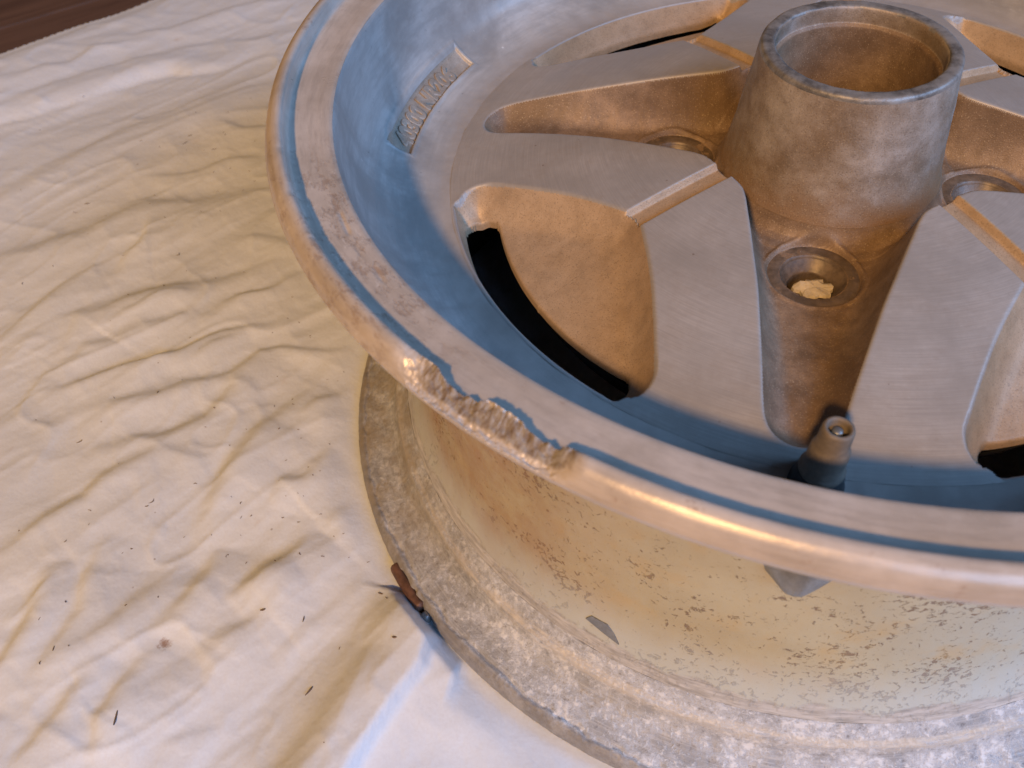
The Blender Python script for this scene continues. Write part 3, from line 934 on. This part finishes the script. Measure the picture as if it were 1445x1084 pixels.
# ================================================================== THE SHEET
STROKES = [
    ([(-348, 222), (-370, 209), (-389, 184), (-419, 176), (-437, 160), (-465, 129), (-498, 98), (-517, 82)], -1.0, 5, 30),
    ([(-359, 255), (-382, 233), (-409, 219), (-439, 197), (-466, 172), (-483, 154), (-495, 141), (-518, 124), (-536, 111)], 2.0, 7, 28),
    ([(-445, 221), (-474, 205), (-489, 195), (-496, 173), (-516, 159), (-532, 142), (-552, 130)], 2.2, 7, 25),
    ([(-370, 315), (-408, 281), (-430, 257), (-453, 230), (-475, 218), (-508, 206)], 2.4, 8, 30),
    ([(-340, 195), (-359, 179), (-373, 156), (-385, 132), (-401, 114), (-414, 95), (-427, 67), (-447, 34), (-459, 18)], 3.0, 16, 45),
    ([(-342, 187), (-361, 157), (-373, 133), (-392, 111)], 1.0, 5, 12),
    ([(-282, 79), (-296, 70), (-325, 52), (-349, 43), (-365, 23), (-372, 12), (-408, -14), (-426, -27)], 4.2, 16, 40),
    ([(-341, 35), (-334, 16), (-334, -3), (-331, -15)], 1.5, 5, 12),
    ([(-339, -3), (-343, -10), (-355, -25), (-361, -39), (-364, -57), (-366, -67), (-366, -83)], 2.6, 8, 25),
    ([(-249, 25), (-264, 10), (-281, -6), (-298, -13), (-310, -19), (-322, -33), (-333, -44), (-333, -53), (-328, -69)], 2.6, 9, 18),
    ([(-278, -10), (-286, -15), (-300, -20), (-310, -35), (-316, -46)], 1.4, 5, 12),
    ([(-246, 6), (-256, -6), (-266, -23), (-285, -33), (-297, -40), (-305, -52), (-318, -62), (-325, -78), (-327, -92), (-328, -105), (-332, -110), (-340, -121)], 2.0, 8, 16),
    ([(-254, -33), (-274, -53), (-287, -63), (-297, -72), (-312, -84), (-324, -91)], 2.2, 5, 16),
    ([(-238, 16), (-247, 2), (-257, -8), (-267, -18), (-277, -27)], 1.4, 5, 12),
    ([(-231, -9), (-235, -22), (-252, -32), (-264, -41), (-272, -52), (-292, -68), (-314, -82)], 1.6, 5, 14),
    ([(-191, -24), (-202, -31), (-224, -37), (-234, -43), (-239, -59), (-262, -70)], 1.4, 5, 14),
    ([(-238, -54), (-241, -59), (-255, -69), (-267, -79), (-285, -88), (-297, -101)], 2.4, 9, 22),
    ([(-232, -40), (-234, -47), (-237, -75), (-238, -84), (-248, -95), (-258, -102), (-274, -112), (-291, -124)], 2.8, 9, 20),
    ([(-233, -96), (-235, -98), (-240, -104), (-248, -109), (-259, -120), (-264, -127), (-266, -137), (-276, -148), (-281, -161), (-286, -169), (-291, -180)], 3.0, 9, 24),
    ([(-210, -78), (-212, -89), (-214, -101), (-214, -116), (-212, -131), (-208, -145)], 2.6, 9, 18),
    ([(-195, -51), (-200, -59), (-207, -80), (-211, -98), (-216, -112), (-216, -126)], 2.0, 9, 18),
    ([(-165, -123), (-167, -128), (-172, -140), (-181, -151), (-186, -161)], 2.6, 7, 20),
    ([(-155, -103), (-159, -111), (-165, -122)], 1.4, 6, 12),
    ([(-262, -166), (-260, -174), (-257, -185), (-256, -196), (-255, -208), (-257, -218)], 3.6, 9, 18),
    ([(-246, -148), (-244, -166), (-237, -181), (-238, -192), (-240, -206), (-242, -214)], 2.4, 8, 16),
    ([(-212, -149), (-214, -158), (-219, -171), (-224, -182), (-228, -191), (-234, -197), (-239, -209)], 2.2, 8, 20),
    ([(-200, -142), (-200, -153), (-202, -165), (-205, -175), (-205, -181)], 2.2, 7, 16),
    ([(-201, -183), (-203, -192), (-205, -204), (-206, -213), (-202, -223), (-199, -233)], 2.2, 7, 18),
    ([(-218, -194), (-219, -200), (-223, -208), (-223, -220), (-227, -234), (-228, -242)], 2.2, 8, 16),
    ([(-168, -137), (-175, -146), (-182, -156)], 1.6, 7, 16),
    ([(-166, -161), (-169, -165), (-180, -175), (-187, -182)], 1.4, 6, 14),
    ([(-165, -205), (-168, -207), (-182, -214)], 0.5, 3, 6),
    ([(-247, 81), (-247, 43), (-252, 36), (-276, 33), (-288, 21)], 1.2, 6, 14),
    ([(-309, 133), (-331, 126), (-356, 134)], 1.0, 5, 12),
    ([(-299, 108), (-324, 95), (-338, 77), (-369, 65)], 1.4, 6, 16),
    ([(-180, -36), (-186, -55), (-193, -63), (-196, -79)], 1.4, 6, 14),
    ([(-176, -85), (-181, -102), (-189, -108), (-188, -122)], 1.8, 7, 14),
    ([(-245, -33), (-258, -46), (-263, -57)], 1.2, 5, 12),
]
def stroke_sd(X, Y, pts):
    """distance, signed side (+ = lower right), parameter 0..1 along"""
    P = resample(pts, 8.0)
    best = np.full(X.shape, 1e18); side = np.zeros(X.shape); par = np.zeros(X.shape)
    seg = np.linalg.norm(np.diff(P, axis=0), axis=1); cum = np.concatenate([[0], np.cumsum(seg)])
    for i in range(len(P) - 1):
        v = P[i + 1] - P[i]; L2 = v @ v
        t = np.clip(((X - P[i, 0]) * v[0] + (Y - P[i, 1]) * v[1]) / L2, 0, 1)
        dx = X - P[i, 0] - t * v[0]; dy = Y - P[i, 1] - t * v[1]
        d = dx * dx + dy * dy
        k = d < best
        best = np.where(k, d, best)
        side = np.where(k, v[0] * dy - v[1] * dx, side)
        par = np.where(k, (cum[i] + t * seg[i]) / cum[-1], par)
    d = np.sqrt(best)
    return d * np.sign(side), d, par

def sheet_height(X, Y):
    # streaky soft wrinkles running lower left to upper right
    c, s = math.cos(0.98), math.sin(0.98)
    U = X * c + Y * s; V = -X * s + Y * c
    warp = 15 * fnoise(U / 90, V / 60, 3)
    H = .75 * fbm(U / 120, (V + warp) / 26, 200, 4, .5)
    H += 2.0 * fnoise(U / 160 + 4, V / 90, 210)
    rid = lambda sx_, sy_, sd_: (1 - np.abs(fnoise((U + 6 * fnoise(U / 30, V / 30, sd_ + 1)) / sx_, (V + warp) / sy_, sd_))) ** 5
    mask = np.clip(.5 + fnoise(U / 70, V / 50, 333), 0, 1)
    H += 1.0 * rid(46, 19, 301) * mask + .5 * rid(28, 12, 311) * (1 - .4 * mask) + .22 * rid(15, 7.5, 321) + .8 * (1 - np.abs(fnoise(X / 26 + 3, Y / 30, 341))) ** 5 * (1 - mask)
    H += .12 * fbm(U / 20, (V + warp) / 7, 220, 3, .55)
    for pts, Am, w, L in STROKES:
        pa = np.array(pts, float)
        x0, y0 = pa.min(0) - 4.5 * L - 10; x1, y1 = pa.max(0) + 4.5 * L + 10
        m_ = (X > x0) & (X < x1) & (Y > y0) & (Y < y1)
        xs = X[m_]; ys = Y[m_]
        sd, d, par = stroke_sd(xs + 1.6 * fnoise(xs / 14, ys / 14, 31), ys + 1.6 * fnoise(xs / 14 + 9, ys / 14, 32), pts)
        tp = np.clip(par / .22, 0, 1) * np.clip((1 - par) / .22, 0, 1)
        tp = np.sin(math.pi * par) ** .9
        # beyond the ends the side is meaningless: fade with distance
        lat = np.exp(-(np.maximum(d - np.abs(sd) * .999, 0)) / 6)
        up = 1 / (1 + np.exp(-sd / (w * .18)))
        tail = np.where(sd > 0, np.exp(-(np.maximum(sd - w * .6, 0) / L) ** 1.5), 1)
        h = Am * (1.55 if pa[:, 0].mean() > -345 else 1.3) * up * tail * tp
        if Am < 0:
            h = 3.4 * np.exp(-((sd + 12) / 11) ** 2) * tp - 1.6 * np.exp(-(sd / 3.2) ** 2) * tp
        H[m_] += h
    # the one big fold running out from under the flange
    crest = [(-96, -140), (-104, -157), (-103, -167), (-107, -179), (-111, -194), (-113, -205), (-117, -225), (-122, -260)]
    sd, d, par = stroke_sd(X, Y, crest)
    # sd > 0: steep right side
    left = np.maximum(-sd, 0); right = np.maximum(sd, 0)
    tp = np.clip((par) / .10, 0, 1)
    prof = np.where(sd <= 0, 1 - .16 * np.clip(left / 9, 0, 1) - .84 * np.clip((left - 7) / 20, 0, 1) ** 1.0 * (1), np.where(right < 0, 1, .62 * np.exp(-(right / 1.9) ** 2) + .38 * np.exp(-(right / 20) ** 1.6)))
    prof = np.where(sd <= 0, .9 * (1 / (1 + np.exp((left - 18.5) / 3.3))) + .1 * np.exp(-(left / 9) ** 2), prof)
    H += 10.5 * prof * tp * np.where((par < .999), 1, 0)
    # a broad low hollow left of it
    H -= 2.6 * np.exp(-((left - 40) / 14) ** 2) * (sd < 0) * tp
    return H

def build_sheet():
    xs = np.concatenate([np.arange(-760, -420, 3.0), np.arange(-420, -90, 1.15), np.arange(-90, 330, 4.0)])
    ys = np.concatenate([np.arange(-380, -250, 4.0), np.arange(-250, 130, 1.2), np.arange(130, 560, 2.6)])
    X, Y = np.meshgrid(xs, ys, indexing='ij')
    # everything beyond the sheet's edge is pulled back on to the edge line, and hangs as a hem
    ex, ey = -566.0, 188.0
    tx, ty = 54 / 100.0, 84 / 100.0
    ln = math.hypot(tx, ty); tx /= ln; ty /= ln
    nx, ny = -ty, tx                          # outward (up left)
    o = (X - ex) * nx + (Y - ey) * ny
    wob = 4 * fnoise(((X - ex) * tx + (Y - ey) * ty) / 45, X * 0, 77)
    over = np.maximum(o - wob, 0)
    X = X - nx * over; Y = Y - ny * over
    H = sheet_height(X, Y)
    R = np.hypot(X, Y)
    k = np.clip((R - 184) / 16, 0, 1); k = k * k * (3 - 2 * k)
    near = np.clip((R - 170) / 14, 0, 1)
    fold = ((X > -150) & (X < -90) & (Y < -140) & (Y > -240))
    kk = np.where(fold, np.maximum(k, np.clip((R - 182.5) / 7, 0, 1)), k)
    H = (H + 1.8) * kk - .6 * (1 - near) - .05 + 0.0
    H = np.where(R < 182, np.minimum(H, -.15), H)
    # rolled hem near the edge
    oo = np.maximum(-(o - wob), 0)
    H = H * np.clip(oo / 25 + .25, 0, 1) + 1.9 * np.exp(-((oo - 2.2) / 2.2) ** 2) + 1.0 * np.exp(-((oo - 8.5) / 2.0) ** 2) + 1.2 - 7.3 * (lambda k_: k_ * k_ * (3 - 2 * k_))(np.clip(1 - oo / 34, 0, 1))
    co = np.stack([X, Y, H], -1).reshape(-1, 3) * MM
    q = grid_quads(len(xs), len(ys))[:, ::-1]
    ov = over.ravel()
    keep = ov[q].min(1) < .001
    return mesh_np('bed_sheet', co, q[keep], True), (xs, ys)

sheet_me, _ = build_sheet()
sheet = link('bed_sheet', sheet_me, None, (M_CLOTH,))
sheet['label'] = 'white wrinkled cotton sheet under the wheel, dotted with dark crumbs'
sheet['category'] = 'sheet'

# ------------------------------------------------------------------ brown boards under the sheet
def board(name, y0, y1, z, parent=None):
    bm = bmesh.new()
    bmesh.ops.create_cube(bm, size=1)
    for v in bm.verts:
        v.co = Vector((v.co.x * 2.6, (y0 + y1) / 2 + v.co.y * (y1 - y0), z - .01 + v.co.z * .02))
    bmesh.ops.bevel(bm, geom=list(bm.edges), offset=.0015, segments=2, affect='EDGES')
    me = bpy.data.meshes.new(name); bm.to_mesh(me); bm.free()
    return link(name, me, parent, (M_WOOD,))
floor = empty('wooden_floor', (-.57, .19, 0))
floor['kind'] = 'structure'
floor.rotation_euler = (0, 0, math.atan2(84, 54) - .12)
for y0, y1 in ((-.62, -.31), (-.308, -.002), (.0, .043), (.045, .30), (.303, .60), (-.93, -.623), (-1.24, -.933)):
    board('board', y0, y1, -.0065, floor)

# ------------------------------------------------------------------ crumbs on the sheet
dep = bpy.context.evaluated_depsgraph_get()
bpy.context.view_layer.update()
from mathutils.bvhtree import BVHTree
n_v = len(sheet_me.vertices)
vco = np.empty(n_v * 3, np.float32); sheet_me.vertices.foreach_get('co', vco); vco = vco.reshape(-1, 3)
def z_at(x, y):
    d = (vco[:, 0] - x) ** 2 + (vco[:, 1] - y) ** 2
    return float(vco[int(np.argmin(d)), 2])

def crumb_bm(bm, x, y, z, ln, wd, ang, bend=0.0):
    n = 5
    rings = []
    for k in range(n):
        f = k / (n - 1) - .5
        w = wd * (.35 + .65 * math.cos(f * 2.6)) * random.uniform(.75, 1.2)
        cx = f * ln; cy = bend * (f * f * 4 - .5) * ln * .3
        pts = []
        for dy, dz in ((-w, 0), (0, w * .9), (w, 0), (0, -w * .4)):
            px = cx; py = cy + dy
            pts.append(bm.verts.new((x + px * math.cos(ang) - py * math.sin(ang), y + px * math.sin(ang) + py * math.cos(ang), z + dz + wd * .5)))
        rings.append(pts)
    for a_, b_ in zip(rings[:-1], rings[1:]):
        for j in range(4):
            bm.faces.new((a_[j], a_[(j + 1) % 4], b_[(j + 1) % 4], b_[j]))
    bm.faces.new(rings[0][::-1]); bm.faces.new(rings[-1])

BIG = [  # x, y, length, half width, angle, bend, label
    ((-229.8, 11.9), 3.6, .45, 1.9, 1.2, 'dark hooked crumb on the sheet nearest the left side of the rim'),
    ((-308.3, 9.6), 2.6, .4, 1.4, 1.6, 'small curled dark crumb alone on the pale middle of the sheet'),
    ((-383.5, 35.7), 3.4, .45, .4, .2, 'short dark crumb, upper of the pair at the far left fold'),
    ((-386.6, 27.7), 3.6, .3, -.1, .4, 'thin curved crumb, lower of the pair at the far left fold'),
    ((-358.8, 108.2), 2.6, .35, .9, .1, 'tiny dark crumb just above the thin slanted one beside the rim'),
    ((-357.5, 100.0), 4.4, .28, 1.2, .1, 'thin slanted brown crumb beside the upper left of the rim'),
    ((-337.7, 100.1), 3.6, .35, .5, .1, 'flat brown crumb close to the upper left rim, below the dark crease'),
    ((-286.6, -110.8), 3.2, .38, 1.0, .4, 'brown flake on the left edge part of the sheet at mid height'),
    ((-236.1, -130.8), 3.0, .4, 1.3, .9, 'dark double-ended crumb on the left half of the sheet'),
    ((-168.4, -162.0), 2.2, .55, .6, .2, 'chunky black crumb on the smooth pale sheet left of the big fold'),
    ((-113.9, -161.8), 2.0, .55, .2, .2, 'black crumb lying on the big fold beside the rear flange'),
    ((-138.8, -184.9), 4.0, .5, 1.25, .1, 'long brown flake in the yellow hollow left of the big fold'),
    ((-128.1, -143.6), 3.0, .4, .0, .1, 'brown crumb on the sheet just left of the rusty balance weight'),
    ((-198.9, -212.3), 5.4, .5, 1.9, .05, 'straight grey splinter near the bottom edge of the picture'),
    ((-236.1, -196.7), 2.0, .35, 1.9, .1, 'small black crumb in the lower left wrinkles'),
    ((-152.7, -160.6), 2.6, .3, 1.8, .1, 'thin reddish crumb between the black crumb and the yellow hollow'),
]
for (x, y), ln, wd, ang, bend, lab in BIG:
    bm = bmesh.new()
    crumb_bm(bm, 0, 0, 0, ln * MM * .92, wd * MM * .75, ang, bend)
    me = bpy.data.meshes.new('crumb'); bm.to_mesh(me); bm.free()
    o = link('crumb', me, None, (M_CRUMB,))
    o.location = (x * MM, y * MM, z_at(x * MM, y * MM))
    o['label'] = lab
    o['category'] = 'crumb'
    o['group'] = 'dark crumbs scattered on the sheet'
bm = bmesh.new()
random.seed(3)
cl = [(-330, 5), (-300, 60), (-250, -60), (-215, -20), (-190, -80), (-150, -130), (-240, -150), (-330, 100), (-200, -120), (-145, -115)]
for k in range(150):
    if random.random() < .7:
        c0 = random.choice(cl); x = random.gauss(c0[0], 22); y = random.gauss(c0[1], 22)
    else:
        x = random.uniform(-480, -120); y = random.uniform(-230, 200)
    if math.hypot(x, y) < 187:
        continue
    x *= MM; y *= MM
    crumb_bm(bm, x, y, z_at(x, y), random.uniform(.4, 1.7) * MM, random.uniform(.12, .28) * MM, random.uniform(0, 6.3), random.uniform(-1, 1))
me = bpy.data.meshes.new('sheet_dust'); bm.to_mesh(me); bm.free()
dust = link('sheet_dust', me, None, (M_CRUMB,))
dust['kind'] = 'stuff'
dust['label'] = 'fine dark dust and fibres sprinkled over the white sheet'
dust['category'] = 'dust'
